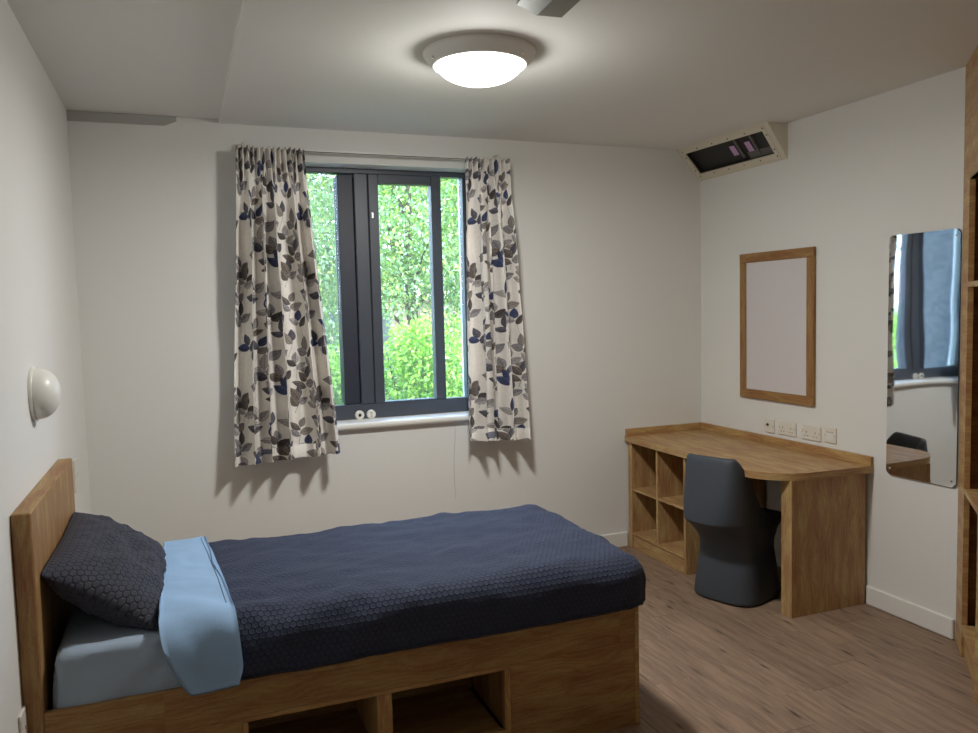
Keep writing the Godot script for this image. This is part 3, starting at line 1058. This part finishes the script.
# ---------------------------------------------------------------- lamps and fittings
func ceiling_lamp() -> void:
	var at := Vector3(-2.16, H, 1.51)
	var l := thing("ceiling_lamp", "round flush ceiling lamp with a glowing white dome and pale rim", "lamp", at)
	var rim := mb()
	lathe(rim, [Vector2(0.226, 0.0), Vector2(0.228, -0.006), Vector2(0.224, -0.014), Vector2(0.215, -0.026), Vector2(0.200, -0.044), Vector2(0.190, -0.054), Vector2(0.184, -0.055), Vector2(0.180, -0.050), Vector2(0.178, -0.03), Vector2(0.178, 0.0)], 64)
	obj("rim", done(rim), M.lamp_rim, l)
	var dome := mb()
	var pr := []
	for k in 15:
		var a := PI / 2 * k / 14.0
		pr.append(Vector2(0.176 * cos(a), -0.042 - 0.083 * sin(a)))
	lathe(dome, pr, 64)
	obj("glowing_dome", done(dome), M.lamp_glow, l)
	for a in [0.6, 2.7, 4.8]:
		var cl := mb()
		cbox(cl, Vector3(-0.008, -0.045, 0.197), Vector3(0.008, -0.032, 0.209), 0.002)
		var o := obj("clip", done(cl), M.lamp_rim, l)
		o.rotation.y = a
	var om := OmniLight3D.new()
	om.name = "lamp_light"
	om.position = Vector3(0, -0.088, 0)
	om.light_energy = 0.45
	om.light_color = Color(1.0, 0.995, 0.982)
	om.light_size = 0.1
	om.omni_range = 12.0
	om.omni_attenuation = 2.0
	om.shadow_enabled = true
	var ar := AreaLight3D.new()
	ar.name = "lamp_down_light"
	ar.position = Vector3(0, -0.129, 0)
	ar.rotation.x = -PI / 2
	ar.area_size = Vector2(0.2, 0.2)
	ar.area_range = 12.0
	ar.light_energy = 3.05
	ar.light_color = Color(1.0, 0.995, 0.982)
	ar.shadow_enabled = true
	l.add_child(ar)
	l.add_child(om)
	# bevelled bar beside it, running out of the picture
	var bar := mb()
	var pf := PackedVector2Array([Vector2(-0.085, 0.0), Vector2(-0.085, -0.006), Vector2(-0.012, -0.036), Vector2(0.078, -0.036), Vector2(0.085, -0.03), Vector2(0.085, 0.0)])
	prism(bar, pf, func(p, t): return Vector3(p.x, p.y, t), 0.0, 0.5)
	var cb := thing("ceiling_bar", "dull grey angular fitting on the ceiling just in front of the round lamp", "fitting", Vector3(-2.14, H, 2.045))
	obj("housing", done(bar), M.ceiling_bar, cb)
	cb.rotation.y = deg_to_rad(-4.0)

func plate(called: String, label: String, category: String, w: float, h: float, at: Vector3, turn: float, group := "") -> Node3D:
	var p := thing(called, label, category, at, group)
	p.rotation.y = turn
	var face := obj("plate", box(Vector3(-w / 2, -h / 2, 0), Vector3(w / 2, h / 2, 0.009), 0.003), M.socket_plate, p)
	for s in [-1, 1]:
		var sc := mb()
		lathe(sc, [Vector2(0, 0.0), Vector2(0.0032, 0.0), Vector2(0.0028, 0.0012), Vector2(0, 0.0014)], 10, Vector3(s * (w / 2 - 0.010), 0, 0.0088), Basis(Vector3.RIGHT, PI / 2))
		obj("screw", done(sc), M.brass_screw, face)
	return p

func slot(p: Node3D, x: float, y: float, w: float, h: float, called := "pin_slot", m: Material = null) -> void:
	obj(called, box(Vector3(x - w / 2, y - h / 2, 0.0085), Vector3(x + w / 2, y + h / 2, 0.0096), 0.0003), m if m else M.dark_hole, p.get_node("plate"))

func wall_things() -> void:
	var tr := -PI / 2      # faces -x
	# sockets over the desk; on the right wall local +x points to +z
	var s1 := plate("aerial_socket", "small single wall plate with one round outlet, nearest the room corner", "socket", 0.086, 0.086, Vector3(0, 0.857, 0.688), tr)
	var rd := mb()
	lathe(rd, [Vector2(0, 0), Vector2(0.009, 0), Vector2(0.008, 0.004), Vector2(0.004, 0.004), Vector2(0.004, 0.001), Vector2(0, 0.001)], 16, Vector3(-0.012, 0.006, 0.009), Basis(Vector3.RIGHT, PI / 2))
	obj("outlet", done(rd), M.dark_hole, s1)
	var k := 0
	for z in [0.840, 1.033]:
		var s := plate("double_socket", ["double power socket above the desk, next to the small round outlet", "double power socket above the desk, nearer the tall mirror"][k], "socket", 0.146, 0.086, Vector3(0, 0.860, z), tr, "double power sockets above the desk")
		for sx in [-0.034, 0.034]:
			slot(s, sx, 0.002, 0.0045, 0.009)
			slot(s, sx - 0.011, -0.020, 0.007, 0.0045)
			slot(s, sx + 0.011, -0.020, 0.007, 0.0045)
			obj("switch", box(Vector3(signf(sx) * 0.058 - 0.006, 0.012, 0.0085), Vector3(signf(sx) * 0.058 + 0.006, 0.032, 0.0125), 0.0015), M.white_plastic, s)
		k += 1
	var s4 := plate("data_socket", "square data wall plate, rightmost of the row above the desk", "socket", 0.086, 0.086, Vector3(0, 0.866, 1.176), tr)
	obj("shutter", box(Vector3(-0.026, -0.026, 0.0085), Vector3(0.026, 0.008, 0.0105), 0.001), M.white_plastic, s4)
	for x in [-0.018, 0.0, 0.018]:
		slot(s4, x, 0.017, 0.010, 0.003, "label_mark", M.vent_grey)
	for x in [-0.012, 0.012]:
		slot(s4, x, -0.012, 0.006, 0.003, "port_mark", M.vent_grey)
	# left wall
	plate("wall_switch", "pale switch plate on the left wall just past the headboard top", "switch", 0.086, 0.146, Vector3(-W, 0.905, 0.555), PI / 2)
	var sk := plate("bed_socket", "white wall socket low beside the near edge of the headboard", "socket", 0.086, 0.146, Vector3(-W, 0.43, 2.035), PI / 2)
	slot(sk, 0.0, 0.02, 0.006, 0.012)
	# bedside wall light: a white half dome
	var wl := thing("wall_light", "white half-dome wall light above the pillow end of the bed", "wall light", Vector3(-W, 1.362, 1.50))
	var b := Basis(Vector3.BACK, -PI / 2)
	obj("back_plate", done(lathe(mb(), [Vector2(0, 0), Vector2(0.092, 0), Vector2(0.094, 0.004), Vector2(0.092, 0.012), Vector2(0, 0.012)], 48, Vector3.ZERO, b)), M.white_plastic, wl)
	var pr := []
	for i in 16:
		var a := PI / 2 * i / 15.0
		pr.append(Vector2(0.088 * cos(a), 0.012 + 0.074 * pow(sin(a), 0.92)))
	obj("dome", done(lathe(mb(), pr, 48, Vector3.ZERO, b)), M.white_plastic, wl)
	# framed board
	var f := thing("pin_board", "blank white board in an oak frame on the right wall", "board", Vector3(0, 1.464, 0.746))
	var hz := 0.316
	var hy := 0.45
	var w := 0.056
	for a in [[Vector3(-0.022, hy - w, -hz), Vector3(-0.001, hy, hz), 2], [Vector3(-0.022, -hy, -hz), Vector3(-0.001, -hy + w, hz), 2], [Vector3(-0.0215, -hy + w, -hz), Vector3(-0.001, hy - w, -hz + w), 1], [Vector3(-0.0215, -hy + w, hz - w), Vector3(-0.001, hy - w, hz), 1]]:
		obj("frame_bar", box(a[0], a[1], 0.003, a[2]), M.oak_frame, f)
	obj("board", box(Vector3(-0.013, -hy + w - 0.004, -hz + w - 0.004), Vector3(-0.002, hy - w + 0.004, hz - w + 0.004), 0), M.board_white, f)
	for y in [-0.42, 0.0, 0.42]:
		var sc := mb()
		lathe(sc, [Vector2(0, 0), Vector2(0.004, 0), Vector2(0.003, 0.0015), Vector2(0, 0.0015)], 10, Vector3(-0.0215, y, hz - w / 2), Basis(Vector3.BACK, PI / 2))
		obj("screw", done(sc), M.brass_screw, f)
	# tall mirror: slightly wavy silvered sheet with rounded corners
	var m := thing("mirror", "tall frameless wall mirror with rounded corners beside the shelf unit", "mirror", Vector3(-0.005, 1.325, 1.757))
	m.rotation = Vector3(0, deg_to_rad(0.9), deg_to_rad(-0.25))
	var wz := 0.194
	var hh := 0.6
	var rad := 0.022
	var poly := PackedVector2Array()
	for cn in [[1, 1, 0.0], [-1, 1, PI / 2], [-1, -1, PI], [1, -1, PI * 1.5]]:
		for i in 7:
			var a: float = cn[2] + PI / 2 * i / 6.0
			poly.append(Vector2(cn[0] * (wz - rad) + rad * cos(a), cn[1] * (hh - rad) + rad * sin(a)))
	var bkm := mb()
	prism(bkm, poly, func(p, t): return Vector3(-t, p.y, p.x), 0.001, 0.0055)
	obj("backing", done(bkm), M.vent_grey, m)
	var mn := noise(1.0, 91, 1)
	var P := []
	var U := []
	for i in 61:
		var row := []
		var ur := []
		for j in 25:
			var y := lerpf(-hh, hh, i / 60.0)
			var z := lerpf(-wz, wz, j / 24.0)
			var ay := absf(y) - (hh - rad)
			if ay > 0:
				var lim := wz - rad + sqrt(maxf(0.0, rad * rad - ay * ay))
				z = clampf(z, -lim, lim)
			row.append(Vector3(-0.0068 - 0.0004 * mn.get_noise_2d(z * 2.2, y * 2.6), y, z))
			ur.append(Vector2(z, y))
		P.append(row)
		U.append(ur)
	obj("mirror_glass", done(grid(mb(), P, U)), M.mirror_silver, m)
	for sy in [-1, 1]:
		for sz in [-1, 1]:
			var sc := mb()
			lathe(sc, [Vector2(0, 0), Vector2(0.006, 0), Vector2(0.005, 0.002), Vector2(0, 0.003)], 14, Vector3(-0.007, sy * (hh - 0.03), sz * (wz - 0.022)), Basis(Vector3.BACK, PI / 2))
			obj("screw", done(sc), M.steel, m)

# ---------------------------------------------------------------- wedge-shaped vent casing in the ceiling corner
func vent() -> void:
	var v := thing("ceiling_vent", "cream wedge-shaped vent casing with a dark grille in the ceiling corner", "vent", Vector3(0, H, 0))
	var z1 := 0.828
	var a := Vector3(-0.168, 0, 0)          # ceiling edge of the sloping face
	var b := Vector3(0, -0.205, 0)          # wall edge
	var along := (b - a).normalized()
	var inn := Vector3(along.y, -along.x, 0).normalized()
	if inn.x < 0:
		inn = -inn
	var ln := (b - a).length()
	# sloping face as a frame of four strips round the opening, drawn in (s down the slope, z)
	var S := func(s: float, d: float, z: float) -> Vector3:
		var az := Vector3(lerpf(-0.193, -0.148, z / z1), 0, 0)
		return az + (b - az) * (s / ln) + inn * d + Vector3(0, 0, z)
	var strip := func(called: String, s0: float, s1: float, d0: float, d1: float, za: float, zb: float, m: Material) -> void:
		var st := mb()
		prism(st, PackedVector2Array([Vector2(s0, d0), Vector2(s1, d0), Vector2(s1, d1), Vector2(s0, d1)]), func(p, t): return S.call(p.x, p.y, t), za, zb)
		obj(called, done(st), m, v)
	var o0 := 0.046
	var o1 := ln - 0.056
	var p0 := 0.055
	var p1 := z1 - 0.062
	strip.call("face_strip", 0.0, o0, 0.0, 0.006, 0.002, z1, M.cream_metal)
	strip.call("face_strip", o1, ln - 0.004, 0.0, 0.006, 0.002, z1, M.cream_metal)
	strip.call("face_strip", o0, o1, 0.0, 0.006, 0.002, p0, M.cream_metal)
	strip.call("face_strip", o0, o1, 0.0, 0.006, p1, z1, M.cream_metal)
	# raised cover frame
	strip.call("cover_frame", o0 - 0.034, o0, -0.004, 0.0, p0 - 0.03, p1 + 0.03, M.cream_metal)
	strip.call("cover_frame", o1, o1 + 0.034, -0.004, 0.0, p0 - 0.03, p1 + 0.03, M.cream_metal)
	strip.call("cover_frame", o0, o1, -0.004, 0.0, p0 - 0.03, p0, M.cream_metal)
	strip.call("cover_frame", o0, o1, -0.004, 0.0, p1, p1 + 0.03, M.cream_metal)
	# end cheek
	var ch := mb()
	prism(ch, PackedVector2Array([Vector2(-0.148, 0), Vector2(0, 0), Vector2(0, -0.205)]), func(p, t): return Vector3(p.x, p.y, t), z1, z1 + 0.006)
	obj("end_cheek", done(ch), M.cream_metal, v)
	# dark inside: back plate, louvre bars, grey trough, two lilac labels
	strip.call("dark_plate", o0 - 0.02, o1 + 0.02, 0.030, 0.034, p0 - 0.02, p1 + 0.02, M.vent_dark)
	strip.call("trough", o1 - 0.045, o1, 0.022, 0.0295, p1 - 0.23, p1, M.vent_grey)
	strip.call("side_wall", o0, o1, 0.006, 0.030, p0 - 0.004, p0, M.vent_dark)
	strip.call("side_wall", o0, o1, 0.006, 0.030, p1, p1 + 0.004, M.vent_dark)
	strip.call("side_wall", o0 - 0.004, o0, 0.006, 0.030, p0, p1, M.vent_dark)
	strip.call("side_wall", o1, o1 + 0.004, 0.006, 0.030, p0, p1, M.vent_dark)
	for k in 2:
		var zc := [0.455, 0.590][k] as float
		strip.call("lilac_tab", o0 + 0.045, o1 - 0.05, 0.012, 0.016, zc - 0.022, zc + 0.022, M.vent_lilac)
		strip.call("bracket", o0 + 0.01, o1 - 0.02, 0.014, 0.028, zc + 0.034, zc + 0.052, M.vent_grey)
	for z in 6:
		for s in [o0 - 0.017, o1 + 0.017]:
			var zz := lerpf(p0 - 0.01, p1 + 0.012, z / 5.0)
			var sc := mb()
			lathe(sc, [Vector2(0, 0), Vector2(0.005, 0), Vector2(0.004, 0.002), Vector2(0, 0.0025)], 10, S.call(s, -0.004, zz), Basis(Quaternion(Vector3.UP, -inn)))
			obj("screw", done(sc), M.dark_hole, v)
	for s in [o0 + 0.03, o1 - 0.03]:
		for zz in [p0 - 0.017, p1 + 0.017]:
			var sc := mb()
			lathe(sc, [Vector2(0, 0), Vector2(0.005, 0), Vector2(0.004, 0.002), Vector2(0, 0.0025)], 10, S.call(s, -0.004, zz), Basis(Quaternion(Vector3.UP, -inn)))
			obj("screw", done(sc), M.dark_hole, v)

# ---------------------------------------------------------------- garden outside
func leaf_mesh() -> ArrayMesh:
	var st := mb()
	st.set_smooth_group(-1)
	var p := [Vector3(0, 0, 0), Vector3(0.26, 0.06, 0.45), Vector3(0, -0.03, 0.5), Vector3(-0.26, 0.06, 0.45), Vector3(0, -0.10, 1.0)]
	for t in [[0, 1, 2], [0, 2, 3], [1, 4, 2], [2, 4, 3]]:
		for i in t:
			st.set_color(Color.WHITE)
			st.add_vertex(p[i])
	return done(st).commit()

func foliage(parent: Node3D, lm: Mesh, count: int, blobs: Array, size: float, cols: Array, r: RandomNumberGenerator) -> void:
	var mm := MultiMesh.new()
	mm.transform_format = MultiMesh.TRANSFORM_3D
	mm.use_colors = true
	mm.mesh = lm
	mm.instance_count = count
	for i in count:
		var b: Array = blobs[r.randi() % blobs.size()]
		var d := Vector3(r.randfn(), r.randfn(), r.randfn()).normalized()
		var rad := pow(r.randf(), 0.4)
		var p: Vector3 = b[0] + d * rad * (b[1] as Vector3)
		var fw := (d + Vector3(r.randfn(), r.randfn() - 0.2, r.randfn()) * 0.7).normalized()
		var upv := (Vector3.UP + Vector3(r.randfn(), r.randfn(), r.randfn()) * 0.6).normalized()
		var bs := Basis.looking_at(-fw, upv).scaled(Vector3.ONE * size * r.randf_range(0.65, 1.35))
		mm.set_instance_transform(i, Transform3D(bs, p))
		var c: Color = cols[r.randi() % cols.size()]
		var k := r.randf_range(0.75, 1.25)
		mm.set_instance_color(i, Color(c.r * k, c.g * k, c.b * k))
	var o := MultiMeshInstance3D.new()
	o.name = "foliage"
	o.multimesh = mm
	o.material_override = M.foliage
	o.set_meta("kind", "stuff")
	parent.add_child(o)

func garden() -> void:
	var g := struct("ground", box(Vector3(-24, -0.6, -30), Vector3(14, -0.26, -0.3), 0), M.soil)
	g.set_meta("label", "garden soil outside the window")
	var lm := leaf_mesh()
	var lime := [Color(0.36, 0.58, 0.08), Color(0.46, 0.64, 0.10), Color(0.26, 0.48, 0.08), Color(0.52, 0.66, 0.18), Color(0.18, 0.36, 0.07)]
	var mid := [Color(0.20, 0.42, 0.10), Color(0.28, 0.50, 0.16), Color(0.13, 0.32, 0.09), Color(0.36, 0.55, 0.20)]
	var pale := [Color(0.40, 0.54, 0.24), Color(0.30, 0.46, 0.19), Color(0.54, 0.62, 0.16), Color(0.22, 0.36, 0.14), Color(0.46, 0.58, 0.34)]
	# row of shrubs: x, z, height, half width, kind
	var rows := [
		[-1.75, -4.6, 1.55, 0.75, "lime-green shrub outside, lowest on the left behind the wire-screened pane"],
		[-0.75, -4.4, 1.75, 0.80, "bright lime-green shrub outside, filling the bottom of the middle window pane"],
		[0.35, -4.7, 1.70, 0.80, "lime-green shrub outside, at the bottom of the narrow right-hand pane"],
		[-6.9, -4.6, 1.75, 1.0, "lime-green garden shrub far left outside, glimpsed only as green in the wall mirror"],
		[-3.0, -4.5, 1.6, 0.8, ""], [-4.3, -4.7, 1.75, 0.85, ""], [-5.6, -4.6, 1.7, 0.8, ""]]
	for a in rows:
		var lab: String = a[4] if a[4] != "" else "lime-green garden shrub further along outside, hidden behind the left curtain"
		var s := thing("shrub", lab, "shrub", Vector3(a[0], -0.26, a[1]), "shrubs outside the window")
		var blobs := []
		for k in 9:
			blobs.append([Vector3(rng.randf_range(-0.5, 0.5) * a[3], a[2] * rng.randf_range(0.3, 0.86), rng.randf_range(-0.3, 0.4) * a[3]), Vector3(0.52, 0.40, 0.48) * a[3] * rng.randf_range(0.8, 1.15)])
		foliage(s, lm, 9000, blobs, 0.062, lime, rng)
		for k in 4:
			var st := mb()
			var tipx := (k - 1.5) * 0.25
			tube(st, [Vector3(tipx * 0.2, 0, 0), Vector3(tipx * 0.7, a[2] * 0.45, 0.05), Vector3(tipx, a[2] * 0.8, 0)], [0.022, 0.015, 0.006], 6)
			obj("stem", done(st), M.bark, s)
	# trees behind
	var trees := [
		[-1.9, -8.2, "pale green tree outside, rising behind the wire-screened left pane", pale],
		[0.25, -8.2, "leafy tree outside with yellow-green crown in the middle window pane", pale],
		[1.9, -8.3, "pale leafy tree outside, behind the narrow right-hand pane", pale],
		[-11.2, -8.4, "green tree far left outside, glimpsed only at the top of the wall mirror", mid], [-4.4, -8.4, "", mid], [-7.2, -8.8, "", mid]]
	for a in trees:
		var lab: String = a[2] if a[2] != "" else "green tree further along outside, hidden behind the left curtain"
		var t := thing("tree", lab, "tree", Vector3(a[0], -0.26, a[1]), "trees outside the window")
		var tk := mb()
		tube(tk, [Vector3(0, 0, 0), Vector3(0.05, 1.2, 0), Vector3(-0.03, 2.4, 0.05), Vector3(0.02, 4.4, 0)], [0.13, 0.10, 0.08, 0.03], 10)
		obj("trunk", done(tk), M.bark, t)
		var blobs := []
		for k in 22:
			var an := rng.randf() * TAU
			var rr := rng.randf_range(0.3, 1.15)
			var hgt := rng.randf_range(0.9, 5.2)
			var cpt := Vector3(cos(an) * rr, hgt, sin(an) * rr * 0.8)
			blobs.append([cpt, Vector3(0.66, 0.55, 0.6) * rng.randf_range(0.8, 1.2)])
			if k % 3 == 0:
				var br := mb()
				tube(br, [Vector3(0, hgt * 0.7, 0), cpt * Vector3(0.6, 0.92, 0.6), cpt], [0.04, 0.025, 0.008], 6)
				obj("branch", done(br), M.bark, t)
		foliage(t, lm, 15000, blobs, 0.085, a[3], rng)
	var far := [[-0.7, -12.4, "tall distant tree outside, left of the middle pane's centre"], [1.2, -12.8, "tall distant tree outside, above the pinkish brick wall"], [3.1, -12.5, "tall distant tree outside, farthest right in the narrow pane"]]
	for a in far:
		var t := thing("tree", a[2], "tree", Vector3(a[0], -0.26, a[1]), "trees outside the window")
		var tk := mb()
		tube(tk, [Vector3(0, 0, 0), Vector3(0.08, 2.0, 0), Vector3(-0.04, 4.0, 0.05), Vector3(0.02, 6.4, 0)], [0.17, 0.13, 0.10, 0.04], 10)
		obj("trunk", done(tk), M.bark, t)
		var blobs := []
		for k in 26:
			var an := rng.randf() * TAU
			blobs.append([Vector3(cos(an) * rng.randf_range(0.2, 1.2), rng.randf_range(1.6, 7.0), sin(an) * rng.randf_range(0.2, 1.0)), Vector3(0.8, 0.7, 0.7) * rng.randf_range(0.8, 1.2)])
		foliage(t, lm, 15000, blobs, 0.13, pale, rng)
	# what shows through the gaps
	var gw := thing("garden_fence", "grey boarded fence outside behind the shrubs", "fence", Vector3(-2, -0.26, -10.5))
	for k in 60:
		obj("board", box(Vector3(-9.5 + k * 0.2, 0, 0), Vector3(-9.5 + k * 0.2 + 0.19, 1.85, 0.02), 0.003, 1), M.fence_grey, gw)
	var bw := thing("garden_wall_of_brick", "pinkish brick garden wall outside, glimpsed between leaves in the middle pane", "wall", Vector3(3.2, -0.26, -11))
	obj("wall_body", box(Vector3(-2.7, 0, -0.25), Vector3(4, 2.05, 0), 0.01), M.house_brick, bw)
	obj("coping", box(Vector3(-2.74, 2.05, -0.29), Vector3(4.04, 2.11, 0.04), 0.01), M.house_brick, bw)
